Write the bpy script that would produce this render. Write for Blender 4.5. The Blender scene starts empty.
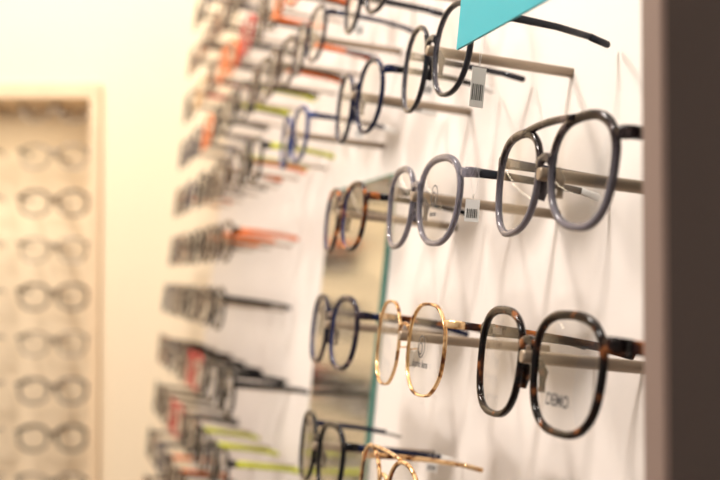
import bpy, bmesh, math, random
from mathutils import Vector, Matrix
random.seed(11)
H=1.4
TH=math.radians(14.5); TAU=math.radians(6.0)
sc=bpy.context.scene
sc.view_settings.view_transform='Standard'
sc.view_settings.look='None'

# ---------------------------------------------------------------- materials
def new_mat(name):
    m=bpy.data.materials.new(name); m.use_nodes=True
    nt=m.node_tree; return m,nt,nt.nodes['Principled BSDF']
def plain(name,col,rough=.4,metal=0,trans=0,spec=None,noise=0.04,scale=30):
    m,nt,b=new_mat(name)
    if spec is None: spec=.22 if 'acetate' in name else .5
    b.inputs['Roughness'].default_value=rough
    b.inputs['Metallic'].default_value=metal
    b.inputs['Transmission Weight'].default_value=trans
    b.inputs['Specular IOR Level'].default_value=spec
    tc=nt.nodes.new('ShaderNodeTexCoord'); n=nt.nodes.new('ShaderNodeTexNoise'); n.inputs['Scale'].default_value=scale
    r=nt.nodes.new('ShaderNodeValToRGB')
    r.color_ramp.elements[0].color=tuple(c*(1-noise) for c in col)+(1,)
    r.color_ramp.elements[1].color=tuple(min(1,c*(1+noise)) for c in col)+(1,)
    nt.links.new(tc.outputs['Object'],n.inputs['Vector']); nt.links.new(n.outputs['Fac'],r.inputs['Fac'])
    nt.links.new(r.outputs['Color'],b.inputs['Base Color'])
    return m
def tortoise(name,c1,c2,c3,scale=130,lo=.42,hi=.6,rough=.1,stretch=(1,1,1),fade=None,metal=0):
    m,nt,b=new_mat(name); b.inputs['Roughness'].default_value=rough; b.inputs['Specular IOR Level'].default_value=.22; b.inputs['Metallic'].default_value=metal
    tc=nt.nodes.new('ShaderNodeTexCoord'); mp=nt.nodes.new('ShaderNodeMapping'); mp.inputs['Scale'].default_value=stretch
    oi=nt.nodes.new('ShaderNodeObjectInfo')
    n=nt.nodes.new('ShaderNodeTexNoise'); n.noise_dimensions='4D'; n.inputs['Scale'].default_value=scale; n.inputs['Detail'].default_value=1.5
    mul=nt.nodes.new('ShaderNodeMath'); mul.operation='MULTIPLY'; mul.inputs[1].default_value=20
    nt.links.new(oi.outputs['Random'],mul.inputs[0]); nt.links.new(mul.outputs[0],n.inputs['W'])
    r=nt.nodes.new('ShaderNodeValToRGB'); e=r.color_ramp.elements
    e[0].position=lo; e[0].color=c1+(1,); e[1].position=hi; e[1].color=c3+(1,)
    x=r.color_ramp.elements.new((lo+hi)/2); x.color=c2+(1,)
    nt.links.new(tc.outputs['Object'],mp.inputs['Vector']); nt.links.new(mp.outputs['Vector'],n.inputs['Vector'])
    nt.links.new(n.outputs['Fac'],r.inputs['Fac'])
    if fade:   # gradient acetate: second colour towards the bottom of the front (object z)
        sp=nt.nodes.new('ShaderNodeSeparateXYZ'); nt.links.new(tc.outputs['Object'],sp.inputs[0])
        mr=nt.nodes.new('ShaderNodeMapRange'); mr.inputs['From Min'].default_value=.012; mr.inputs['From Max'].default_value=-.014
        nt.links.new(sp.outputs['Z'],mr.inputs['Value'])
        mx=nt.nodes.new('ShaderNodeMix'); mx.data_type='RGBA'
        nt.links.new(mr.outputs[0],mx.inputs[0]); nt.links.new(r.outputs['Color'],mx.inputs[6]); mx.inputs[7].default_value=fade+(1,)
        nt.links.new(mx.outputs[2],b.inputs['Base Color'])
        b.inputs['Transmission Weight'].default_value=.3
    else:
        nt.links.new(r.outputs['Color'],b.inputs['Base Color'])
    return m
def emis(name,col,s):
    m,nt,b=new_mat(name)
    b.inputs['Emission Color'].default_value=col+(1,); b.inputs['Emission Strength'].default_value=s
    return m
def lens_mat(name,ior):
    m=bpy.data.materials.new(name); m.use_nodes=True; nt=m.node_tree; nt.nodes.clear()
    o=nt.nodes.new('ShaderNodeOutputMaterial'); mx=nt.nodes.new('ShaderNodeMixShader')
    t=nt.nodes.new('ShaderNodeBsdfTransparent'); t.inputs['Color'].default_value=(.91,.915,.92,1)
    g=nt.nodes.new('ShaderNodeBsdfGlossy'); g.inputs['Roughness'].default_value=.02
    f=nt.nodes.new('ShaderNodeFresnel'); f.inputs['IOR'].default_value=ior
    nt.links.new(f.outputs[0],mx.inputs[0]); nt.links.new(t.outputs[0],mx.inputs[1]); nt.links.new(g.outputs[0],mx.inputs[2]); nt.links.new(mx.outputs[0],o.inputs[0])
    return m
LENS=lens_mat('demo_lens',1.6); LENS_AR=lens_mat('coated_lens',1.2)
PAD=plain('nose_pad_silicone',(.75,.72,.66),.3,0,.4)
GOLD=plain('gold_metal',(.85,.55,.25),.2,1)
STEEL=plain('steel_metal',(.45,.42,.40),.25,1)
GUN=plain('gunmetal',(.13,.12,.12),.25,1)
BLACK=plain('black_acetate',(.005,.005,.007),.12)
NAVY=plain('navy_acetate',(.007,.012,.045),.12)
BLUE=plain('blue_acetate',(.015,.04,.17),.15)
GREYC=plain('grey_crystal_acetate',(.27,.26,.32),.06,0,.6,spec=.45)
DGREY=plain('dark_grey_acetate',(.026,.026,.034),.12)
TORT=tortoise('dark_tortoise',(.006,.004,.004),(.022,.009,.006),(.24,.08,.025),150,.46,.70)
TORTR=tortoise('amber_tortoise',(.012,.008,.012),(.07,.022,.009),(.55,.17,.04),120,.43,.66)
TORTB=tortoise('blue_brown_tortoise',(.010,.010,.028),(.03,.02,.026),(.24,.16,.15),120,.42,.72)
STRIPE=tortoise('gold_brown_stripe',(.12,.04,.018),(.55,.28,.10),(.95,.66,.36),200,.34,.50,.18,metal=.6)
SMOKE=tortoise('smoky_stripe',(.014,.008,.009),(.042,.028,.028),(.22,.16,.16),190,.44,.74,.1,(1,1,.4),fade=(.20,.185,.22))
ORANGE=plain('orange_acetate',(.75,.15,.01),.3)
RED=plain('red_acetate',(.45,.02,.015),.3)
LIME=plain('lime_acetate',(.52,.55,.01),.35)
BROWN=plain('brown_acetate',(.04,.016,.008),.15)
WHITEP=plain('white_plastic',(.85,.84,.82),.35)
ROD=plain('taupe_rod_metal',(.34,.265,.195),.3,.35)
INK=plain('lens_ink',(.08,.075,.075),.6)
BARK=plain('tag_ink',(.08,.08,.08),.6)

# ---------------------------------------------------------------- mesh helpers
def tube(bm,path,mi,side0=None,n=8):
    rings=[]
    N=len(path)
    for i,(p,w,h) in enumerate(path):
        a=path[max(0,i-1)][0]; b=path[min(N-1,i+1)][0]
        t=(b-a).normalized()
        s=t.cross(Vector((0,0,1)))
        if s.length<1e-3: s=Vector((0,1,0))
        s.normalize(); u=s.cross(t).normalized()
        ring=[]
        for k in range(n):
            ang=2*math.pi*(k+.5)/n
            c,q=math.cos(ang),math.sin(ang)
            e=.6
            x=math.copysign(abs(c)**e,c)*w/2; y=math.copysign(abs(q)**e,q)*h/2
            ring.append(bm.verts.new(p+s*x+u*y))
        rings.append(ring)
    for i in range(N-1):
        for k in range(n):
            f=bm.faces.new((rings[i][k],rings[i][(k+1)%n],rings[i+1][(k+1)%n],rings[i+1][k])); f.material_index=mi; f.smooth=True
    for r in (rings[0],rings[-1]):
        f=bm.faces.new(r); f.material_index=mi
def box(bm,c,s,mi=0,mat=None):
    r=bmesh.ops.create_cube(bm,size=1,matrix=Matrix.Translation(c)@Matrix.Diagonal((s[0],s[1],s[2],1)))
    fs=set()
    for v in r['verts']:
        for f in v.link_faces: fs.add(f)
    for f in fs: f.material_index=mi
def finish(bm,name,mats,M=None):
    bmesh.ops.recalc_face_normals(bm,faces=bm.faces)
    me=bpy.data.meshes.new(name); bm.to_mesh(me); bm.free()
    for m in mats: me.materials.append(m)
    o=bpy.data.objects.new(name,me); sc.collection.objects.link(o)
    if M is not None: o.matrix_world=M
    return o

CURV=.8   # face-form wrap of the fronts
def glasses_mesh(spec):
    w=spec.setdefault('w',.050); h=spec.setdefault('h',.042); ex=spec.get('n',2.6); dbl=spec.setdefault('dbl',.018)
    t=spec.get('t',.0026); dep=spec.get('dep',.0030); trap=spec.get('trap',.06)
    L=spec.get('L',.0775); C=CURV; wire=spec.get('wire',False)
    if wire: dep=.0018
    bm=bmesh.new(); N=64
    cx=w/2+dbl/2
    yc=lambda x:-C*x*x
    a=w/2;b=h/2
    for sgn in (1,-1):
        pts=[]
        for k in range(N):
            th=2*math.pi*k/N; c,s=math.cos(th),math.sin(th)
            e=2/ex
            x=math.copysign(abs(c)**e,c)*a; z=math.copysign(abs(s)**e,s)*b
            x*=1+trap*z/b
            if spec.get('drop',0): z-= spec['drop']*max(0,-z/b)*(x/a)
            if spec.get('hex'):
                k6=math.cos(math.pi/8)/math.cos((th+math.pi/8)%(math.pi/4)-math.pi/8)
                x*= .8+.2*k6; z*= .8+.2*k6
            pts.append(Vector((sgn*(cx+x),z)))
        nr=[]
        cen=Vector((sgn*cx,0))
        for k in range(N):
            d=pts[(k+1)%N]-pts[k-1]; nn=Vector((d.y,-d.x)).normalized()
            if nn.dot(pts[k]-cen)<0: nn=-nn
            nr.append(nn)
        rings=[]
        for k in range(N):
            th=2*math.pi*k/N
            tt=t*(1+ (0 if wire else .35*max(0,math.sin(th))+.25*max(0,math.cos(th))))
            bv=min(tt,dep)*.28
            prof=[(-.0004,-dep/2+bv),(-.0004,dep/2-bv),(bv,dep/2),(tt-bv,dep/2),(tt,dep/2-bv),(tt,-dep/2+bv),(tt-bv,-dep/2),(bv,-dep/2)]
            ring=[]
            for (u,v) in prof:
                q=pts[k]+nr[k]*u
                ring.append(bm.verts.new((q.x,yc(q.x)+v,q.y)))
            rings.append(ring)
        for k in range(N):
            for j in range(8):
                f=bm.faces.new((rings[k][j],rings[k][(j+1)%8],rings[(k+1)%N][(j+1)%8],rings[(k+1)%N][j])); f.smooth=True
                f.material_index=5 if (j in (0,7) and spec.get('two')) else 0
        prev=None
        cv=bm.verts.new((cen.x,yc(cen.x)+.0012,0))
        for fr in (.4,.75,1.0):
            ring=[]
            for k in range(N):
                q=cen+(pts[k]-cen)*fr
                ring.append(bm.verts.new((q.x,yc(q.x)+.0012*(1-fr*fr),q.y)))
            for k in range(N):
                k2=(k+1)%N
                f=bm.faces.new((cv,ring[k],ring[k2])) if prev is None else bm.faces.new((prev[k],ring[k],ring[k2],prev[k2]))
                f.material_index=1; f.smooth=True
            prev=ring
        xo=cx+a*(1+trap*.6)+(t*.6); zt=spec.get('zt',b*.62)
        y0=yc(xo); tw=spec.get('tw',.0024 if not wire else .0014); tht=spec.get('th',.0042 if not wire else .002)
        S=lambda x,y,z:Vector((sgn*x,y,z))
        if wire:
            tube(bm,[(S(xo-.001,y0,zt),.002,.003),(S(xo+.003,y0-.001,zt),.002,.003),(S(xo+.0045,y0-.005,zt),.0022,.0035)],0)
        else:
            tube(bm,[(S(xo-.003,y0+.0002,zt),dep,tht*1.1),(S(xo+.002,y0-.0008,zt),dep,tht*1.3),(S(xo+.0045,y0-.003,zt),.0035,tht*1.25),(S(xo+.0045,y0-.007,zt),.003,tht*1.2)],0)
        box(bm,S(xo+.0035,y0-.0075,zt),(.0022,.0045,.003),3)
        x1=xo+.0045
        tube(bm,[(S(x1,y0-.0072,zt),tw,tht*1.15),(S(x1+.0006,y0-.02,zt-.0002),tw,tht),(S(x1,-L*.6,zt-.001),tw,tht*.85),
                 (S(x1-.003,-L*.86,zt-.0025),tw,tht*.85)],2)
        tube(bm,[(S(x1-.003,-L*.855,zt-.0025),tw*1.1,tht*.9),(S(x1-.005,-L,zt-.0045),tw*1.05,tht*.9),(S(x1-.0054,-L-.001,zt-.0048),tw*.6,tht*.5)],4)
        if wire or spec.get('pads'):
            px=dbl/2-.0035
            tube(bm,[(S(dbl/2+.0005,0,-b*.05),.0008,.0008),(S(dbl/2-.001,-.006,-b*.02),.0008,.0008),(S(px,-.006,-b*.15),.0008,.0008)],3)
            M=Matrix.Translation(S(px,-.006,-b*.25))@Matrix.Rotation(sgn*.35,4,'Y')@Matrix.Diagonal((.0012,.0025,.0055,1))
            r=bmesh.ops.create_icosphere(bm,subdivisions=2,radius=1,matrix=M)
            for v in r['verts']:
                for f in v.link_faces: f.material_index=6; f.smooth=True
        else:
            px=dbl/2-.001
            tube(bm,[(S(px+.0015,-.001,b*.15),.003,.003),(S(px,-.004,-.001),.0035,.004),(S(px+.0022,-.003,-b*.4),.003,.003)],0)
    zb=spec.get('zb',b*.42); hw=dbl/2
    inset=.0012
    bh=spec.get('bh',.0038 if not wire else .0018); bd=dep if not wire else .0018
    arch=spec.get('arch',.0025)
    path=[]
    for k in range(9):
        u=-1+2*k/8
        path.append((Vector((u*(hw-inset),.0003,zb+arch*(1-u*u))),bd,bh*(1+.35*u*u)))
    tube(bm,path,0)
    if spec.get('double'):
        path=[]
        x2=cx-a*.25
        for k in range(11):
            u=-1+2*k/10
            path.append((Vector((u*x2,yc(u*x2)+.0004,b*1.0+.0015+.0012*(1-u*u))),bd,bh*.8))
        tube(bm,path,0)
    bmesh.ops.recalc_face_normals(bm,faces=bm.faces)
    me=bpy.data.meshes.new('eyeglasses'); bm.to_mesh(me); bm.free()
    fr=spec['frame']; tm=spec.get('temple',fr)
    for m in (fr,spec.get('lens',LENS),tm,spec.get('metal',STEEL),spec.get('tip',tm),spec.get('two') or fr,PAD): me.materials.append(m)
    return me

# ---------------------------------------------------------------- wall frame
d=Vector((-math.sin(TH),math.cos(TH),0)); n0=Vector((-math.cos(TH),-math.sin(TH),0)); Z=Vector((0,0,1))
nn=n0*math.cos(TAU)+Z*math.sin(TAU); vv=Z*math.cos(TAU)-n0*math.sin(TAU)
O=Vector((.0709,.481,H))
def frame(o,ex,ey,ez):
    M=Matrix.Identity(4)
    for i,c in enumerate((ex,ey,ez)):
        for r in range(3): M[r][i]=c[r]
    for r in range(3): M[r][3]=o[r]
    return M
W=frame(O,d,nn,vv)      # local x: along wall (away from camera), y: out of wall, z: up the wall
WALLY=-.084
def wl(t,y,h): return W@Matrix.Translation((t,y,h))

rodbm=bmesh.new()
def rod(bm,t,h,zoff,front=.003):
    z=h+zoff-.0040; k=1 if t<.6 else .6
    tube(bm,[(Vector((t,front,z)),.0042*k,.0048*k),(Vector((t,front-.001,z)),.0052*k,.0056*k),(Vector((t,WALLY*.5,z)),.0052*k,.0056*k),(Vector((t,WALLY+.0001,z)),.0052*k,.0056*k)],0)
def place(me,t,h,zoff,rx=0,rz=0,y=0,addrod=True):
    o=bpy.data.objects.new('eyeglasses',me); sc.collection.objects.link(o)
    o.matrix_world=wl(t,y,h)@Matrix.Rotation(rz,4,'Z')@Matrix.Rotation(rx,4,'X')
    if addrod: rod(rodbm,t,h,zoff)
    return o
def zoff(s):
    b=s.get('h',.042)/2
    return s.get('zb',b*.42)-.0005

def lens_mark(o,spec,txt,sx=-1,size=.0042,ring=True,dz=-.004):
    cx=(spec.get('w',.05)+spec.get('dbl',.018))/2
    C=CURV
    x=sx*cx; y=-C*x*x+.0019
    slope=math.atan(-2*C*x)
    R=Matrix.Translation((x,y,dz))@Matrix.Rotation(slope,4,'Z')@Matrix.Rotation(math.pi,4,'Z')@Matrix.Rotation(math.pi/2,4,'X')
    c=bpy.data.curves.new('lens_print','FONT'); c.body=txt; c.size=size; c.align_x='CENTER'; c.extrude=.00002; c.offset=size*.02
    t=bpy.data.objects.new('lens_print',c); sc.collection.objects.link(t); c.materials.append(INK)
    t.parent=o; t.matrix_parent_inverse=Matrix.Identity(4); t.matrix_local=R
    if ring:
        bm=bmesh.new()
        for (r,ox,oz) in ((.0055,0,.0105),(.0030,.001,.0095)):
            pts=[Vector((ox+r*math.cos(k*math.pi/12)*(.85),0,oz+r*math.sin(k*math.pi/12))) for k in range(25)]
            for k in range(24):
                a,b=pts[k],pts[k+1]; v=(b-a)
                p=Vector((-v.z,0,v.x)).normalized()*.0004
                bm.faces.new([bm.verts.new(q) for q in (a-p,b-p,b+p,a+p)])
        r=finish(bm,'lens_print_emblem',[INK]); r.parent=o
        r.matrix_parent_inverse=Matrix.Identity(4)
        r.matrix_local=Matrix.Translation((x,y,dz))@Matrix.Rotation(slope,4,'Z')

ROWS={6:.434,5:.356,4:.277,3:.199,2:.1185,1:.0385,0:-.0385,-1:-.1215,-2:-.20,-3:-.277,-4:-.354,-5:-.431}
S={}
S['A1']=dict(w=.047,h=.040,n=2.5,frame=SMOKE,temple=NAVY,two=GREYC,double=True,zb=.006,t=.0025,trap=.08,dbl=.016,drop=.002)
S['A0']=dict(w=.051,h=.042,n=2.7,frame=TORT,temple=TORTR,tip=TORT,t=.0023,trap=.07,dbl=.017,tw=.003,th=.005)
S['B2']=dict(w=.047,h=.046,n=2.2,frame=DGREY,temple=DGREY,two=GREYC,t=.0019,trap=.03,dbl=.018)
S['B1']=dict(w=.053,h=.042,n=2.4,frame=GREYC,temple=DGREY,tip=WHITEP,t=.0025,trap=.10,dbl=.016,drop=.001)
S['B0']=dict(w=.050,h=.047,n=2.4,frame=STRIPE,temple=TORTR,two=GOLD,metal=GOLD,t=.0009,dep=.0020,trap=.03,dbl=.018,hex=True,pads=True,bh=.0018,th=.0034)
S['B-1']=dict(w=.048,h=.045,n=2.1,frame=STRIPE,temple=STRIPE,two=TORTR,metal=GOLD,t=.0014,dep=.0024,trap=.03,dbl=.018,double=True,pads=True,bh=.0024,th=.0034)
S['C2']=dict(w=.048,h=.046,n=2.1,frame=NAVY,temple=BLACK,tip=WHITEP,t=.0020,trap=.03)
S['C1']=dict(w=.047,h=.041,n=2.4,frame=TORTR,temple=BLACK,two=BLUE,t=.0026,trap=.06)
S['C0']=dict(w=.049,h=.043,n=2.5,frame=TORTB,temple=NAVY,two=BLUE,t=.0028,trap=.06)
S['C-1']=dict(w=.050,h=.043,n=2.6,frame=BLACK,temple=NAVY,t=.0026,trap=.07,tip=WHITEP)
S['D2']=dict(w=.048,h=.043,n=2.3,frame=BLUE,temple=NAVY,tip=WHITEP,t=.0024,trap=.06)
S['D3']=dict(w=.050,h=.042,n=2.3,frame=TORTB,temple=NAVY,t=.0024,trap=.06)
M_={k:glasses_mesh(s) for k,s in S.items()}
col={'A0':.001,'A1':.001,'B2':.176,'B1':.177,'B0':.174,'B-1':.185,'C2':.345,'D2':.570,'D3':.545}
base={'A':0,'B':.176,'C':.352,'D':.54}
dh={'A0':.0012,'A1':.0008}
objs={}
for k,s in S.items():
    t=col.get(k,base[k[0]]); r=int(k[1:])
    objs[k]=place(M_[k],t,ROWS[r]+dh.get(k,0),zoff(s),rx=random.uniform(-.015,.015),rz=random.uniform(-.015,.015))
lens_mark(objs['A0'],S['A0'],'DEMO',ring=False,size=.0065,dz=-.012)
lens_mark(objs['B0'],S['B0'],'demo lens',size=.0052,dz=-.009)
lens_mark(objs['B1'],S['B1'],'demo',ring=True,size=.004,dz=-.008)
lens_mark(objs['B-1'],S['B-1'],'demo')
gen=[dict(w=.050,h=.041,n=2.4,frame=f,temple=tm,t=tt,trap=.06,zb=.009,th=.0058,lens=LENS_AR) for f,tm,tt in
     [(BLACK,BLACK,.0038),(TORT,TORT,.0038),(TORTR,BROWN,.0034),(NAVY,NAVY,.0032),(BROWN,TORT,.0036),(TORTB,BLACK,.0032),(GUN,GUN,.0018),
      (BROWN,ORANGE,.0032),(BLACK,LIME,.0032),(STRIPE,RED,.0024),(DGREY,DGREY,.0032),(RED,BLACK,.003),(ORANGE,BROWN,.003)]]
GM=[glasses_mesh(s) for s in gen]
place(GM[10],.352,ROWS[3],.009); place(GM[5],.545,ROWS[4],.009)
special={(0,2):8,(0,-2):8,(1,-2):8,(1,-1):0,(1,1):7,(2,1):7,(0,4):7,(1,3):8,(2,-1):11,(1,0):0,(0,-1):0,(2,-2):1,(3,-2):11,(0,3):1,(2,2):4,(1,4):11,(2,4):12,(1,2):7,(3,3):12}
for ci,t in enumerate((.80,.945,1.09,1.235,1.38,1.525)):
    for r in range(-5,7):
        g=special.get((ci,r)) 
        if g is None: g=random.choice((0,1,1,2,3,4,0,5,4,7,3,0,9,1,2))
        if ci==0 and r in (0,1): continue
        place(GM[g],t+random.uniform(-.006,.006),ROWS[r],.009,rx=random.uniform(-.03,.03),rz=random.uniform(-.04,.04))
for r in range(3,7):
    place(GM[(7,12,1,7)[r-3]],.675,ROWS[r],.009,rz=random.uniform(-.04,.04))
rack=finish(rodbm,'display_rod_rack',[ROD],W)

def tag(k,ty,size=(.010,.018),rot=1.15,drop=.0):
    s=S[k]; cx=(s['w']+s['dbl'])/2; xo=-(cx+s['w']/2+.0085); zt=s['h']/2*.62
    bm=bmesh.new()
    w,hh=size
    ztop=-.0045-drop
    box(bm,(0,0,ztop-hh/2),(w,.0004,hh),0)
    for (i,bw) in enumerate((.0003,.0006,.0003,.0005,.0003,.0005)):
        x=-w/2+.0012+i*(w-.0024)/5
        for yy in (.0003,-.0003):
            box(bm,(x,yy,ztop-hh*.62),(bw,.0002,hh*.4),1)
    box(bm,(0,-.0003,ztop-hh*.2),(w*.7,.0002,.0008),1)
    tube(bm,[(Vector((0,0,ztop+.0005)),.0003,.0003),(Vector((.0022,.0005,ztop*.2)),.0003,.0003),(Vector((0,0,.0032)),.0003,.0003),(Vector((-.0022,-.0005,ztop*.2)),.0003,.0003),(Vector((0,0,ztop+.0005)),.0003,.0003)],0)
    o=finish(bm,'price_tag',[WHITEP,BARK],objs[k].matrix_world@Matrix.Translation((xo,ty,zt))@Matrix.Rotation(rot,4,'Z'))
tag('B2',-.006,(.0075,.020),drop=.024,rot=1.6); tag('B1',-.008,(.007,.011),drop=.009); tag('C2',-.030,(.008,.010)); tag('D2',-.045,(.007,.010)); tag('D3',-.03,(.007,.012)); tag('C-1',-.06,(.007,.007))

# ---------------------------------------------------------------- room shell
WALL=plain('wall_paint_white',(.82,.755,.71),.5,noise=.015,scale=3)
BACK=plain('wall_paint_warm',(.88,.745,.55),.6,noise=.02,scale=3)
NICHE=plain('niche_laminate',(.88,.73,.53),.5,noise=.02,scale=4)
TAN=plain('tan_wood_trim',(.78,.60,.40),.5,noise=.12,scale=20)
FLOOR=plain('floor_oak',(.26,.17,.11),.4,noise=.15,scale=8)
CEIL=plain('ceiling_white',(.85,.82,.78),.7,noise=.01)
bm=bmesh.new(); box(bm,(.62,WALLY-.03,-.07),(2.2,.06,2.64)); finish(bm,'wall_right',[WALL],W)
YB=2.1
def slab(name,x0,x1,y0,y1,z0,z1,m):
    bm=bmesh.new(); box(bm,((x0+x1)/2,(y0+y1)/2,(z0+z1)/2),(x1-x0,y1-y0,z1-z0)); return finish(bm,name,[m])
NX=-.455; NT=H+.335
bm=bmesh.new()
box(bm,((NX+.25)/2,YB+.09,1.3),(.25-NX,.18,2.6)); box(bm,((NX-2.2)/2,YB+.09,(NT+2.6)/2),(2.2+NX,.18,2.6-NT))
box(bm,((NX-2.2)/2,YB+.17,NT/2),(2.2+NX,.02,NT),1)
finish(bm,'wall_back',[BACK,NICHE])
slab('floor',-2.6,1.2,-2.2,2.4,-.05,0,FLOOR); slab('ceiling',-2.6,1.2,-2.2,2.4,2.6,2.65,CEIL)
slab('trim_niche_top',-2.2,NX,YB-.012,YB+.15,NT-.025,NT,TAN)
slab('trim_niche_side',NX-.018,NX,YB-.012,YB+.15,.1,NT-.025,TAN)
pegs=bmesh.new()
for r in range(0,10):
    for c in range(0,3):
        x=-.553-c*.172; z=H+.298-.0845*r
        g=GM[(6,6,4,6,4,6,5,0,6,6)[r] if c==0 else random.choice((6,4,6))]
        o=bpy.data.objects.new('eyeglasses',g); sc.collection.objects.link(o)
        o.matrix_world=frame(Vector((x,YB+.06,z)),Vector((-1,0,0)),Vector((0,-1,0)),Z)
        tube(pegs,[(Vector((x,YB+.056,z+.0045)),.006,.006),(Vector((x,YB+.1599,z+.0045)),.006,.006)],0)
finish(pegs,'display_peg_rack',[ROD])

TEAL=plain('glass_edge_green',(.10,.30,.25),.25,0,.2)
mm,nt,b=new_mat('mirror_silver'); b.inputs['Base Color'].default_value=(.88,.90,.83,1); b.inputs['Metallic'].default_value=1; b.inputs['Roughness'].default_value=.15
bm=bmesh.new()
t0,t1,h0,h1=.515,.745,-.40,.094
box(bm,((t0+t1)/2,WALLY+.0025,(h0+h1)/2),(t1-t0,.0045,h1-h0),0)
f=bm.faces.new([bm.verts.new((x,WALLY+.0049,z)) for x,z in ((t0+.003,h0+.002),(t1-.002,h0+.002),(t1-.002,h1-.002),(t0+.003,h1-.002))]); f.material_index=1
finish(bm,'wall_mirror',[TEAL,mm],W)

CARD=plain('teal_card',(.02,.40,.48),.5,noise=.03)
bm=bmesh.new()
yc=.022
box(bm,(-.017,yc,.155),(.16,.0012,.11),0)
tube(bm,[(Vector((.03,yc-.001,.20)),.004,.004),(Vector((.03,WALLY,.20)),.004,.004)],1)
card=finish(bm,'promo_sign_card',[CARD,STEEL],W)

PANEL=plain('brown_laminate',(.075,.052,.045),.45,noise=.06,scale=12)
EDGE=plain('pale_edge_band',(.24,.17,.145),.45)
bm=bmesh.new()
px=.0908; py=.36
def P(a,b_): return Vector((px,py,0))+Vector((1,0,0))*a+d*b_
for (a0,a1,b0,b1,mi) in ((0.002,.22,0,.012,0),(0,.002,0.0,.012,1)):
    vs=[P(a0,b0),P(a1,b0),P(a1,b1),P(a0,b1)]
    lo=[bm.verts.new((v.x,v.y,.0)) for v in vs]; hi=[bm.verts.new((v.x,v.y,2.6)) for v in vs]
    fs=[bm.faces.new(lo),bm.faces.new(hi)]+[bm.faces.new((lo[i],lo[(i+1)%4],hi[(i+1)%4],hi[i])) for i in range(4)]
    for f in fs: f.material_index=mi
finish(bm,'display_side_panel',[PANEL,EDGE])

# ---------------------------------------------------------------- lights
def area(name,loc,target,size,power,col,sy=None):
    l=bpy.data.lights.new(name,'AREA'); l.size=size; l.energy=power; l.color=col
    if sy: l.shape='RECTANGLE'; l.size_y=sy
    o=bpy.data.objects.new(name,l); sc.collection.objects.link(o)
    o.location=loc; o.rotation_euler=(Vector(target)-Vector(loc)).to_track_quat('-Z','Y').to_euler()
area('ceiling_light_main',(-.9,.3,2.5),(.1,.8,H),.2,18,(1,.92,.85))
area('ceiling_light_mid',(-.9,1.2,2.5),(-.1,1.3,H),.2,14,(1,.92,.85))
area('ceiling_light_back',(-.7,1.2,2.5),(-.6,2.2,H-.1),.4,5.5,(1,.84,.64))
area('niche_fill_light',(-1.0,YB+.04,NT-.035),(-1.0,YB+.12,NT-1.0),1.0,1.6,(1,.85,.63),.03)  # added fill to brighten the niche, not an actual fixture
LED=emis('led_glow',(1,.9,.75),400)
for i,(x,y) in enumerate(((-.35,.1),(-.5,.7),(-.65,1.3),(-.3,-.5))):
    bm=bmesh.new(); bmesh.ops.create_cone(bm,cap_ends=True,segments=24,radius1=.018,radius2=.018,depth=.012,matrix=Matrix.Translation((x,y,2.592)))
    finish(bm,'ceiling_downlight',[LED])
w=bpy.data.worlds.new('w'); sc.world=w; w.use_nodes=True
w.node_tree.nodes['Background'].inputs[0].default_value=(1,.90,.80,1); w.node_tree.nodes['Background'].inputs[1].default_value=.38

# ---------------------------------------------------------------- camera
cam=bpy.data.cameras.new('camera'); co=bpy.data.objects.new('camera',cam); sc.collection.objects.link(co)
cam.sensor_width=36; cam.lens=1198/720*36
cam.clip_start=.01
co.location=(0,0,H); co.rotation_euler=(math.radians(90+1.67),0,0)
cam.dof.use_dof=True; cam.dof.focus_distance=.56; cam.dof.aperture_fstop=8.2
sc.camera=co
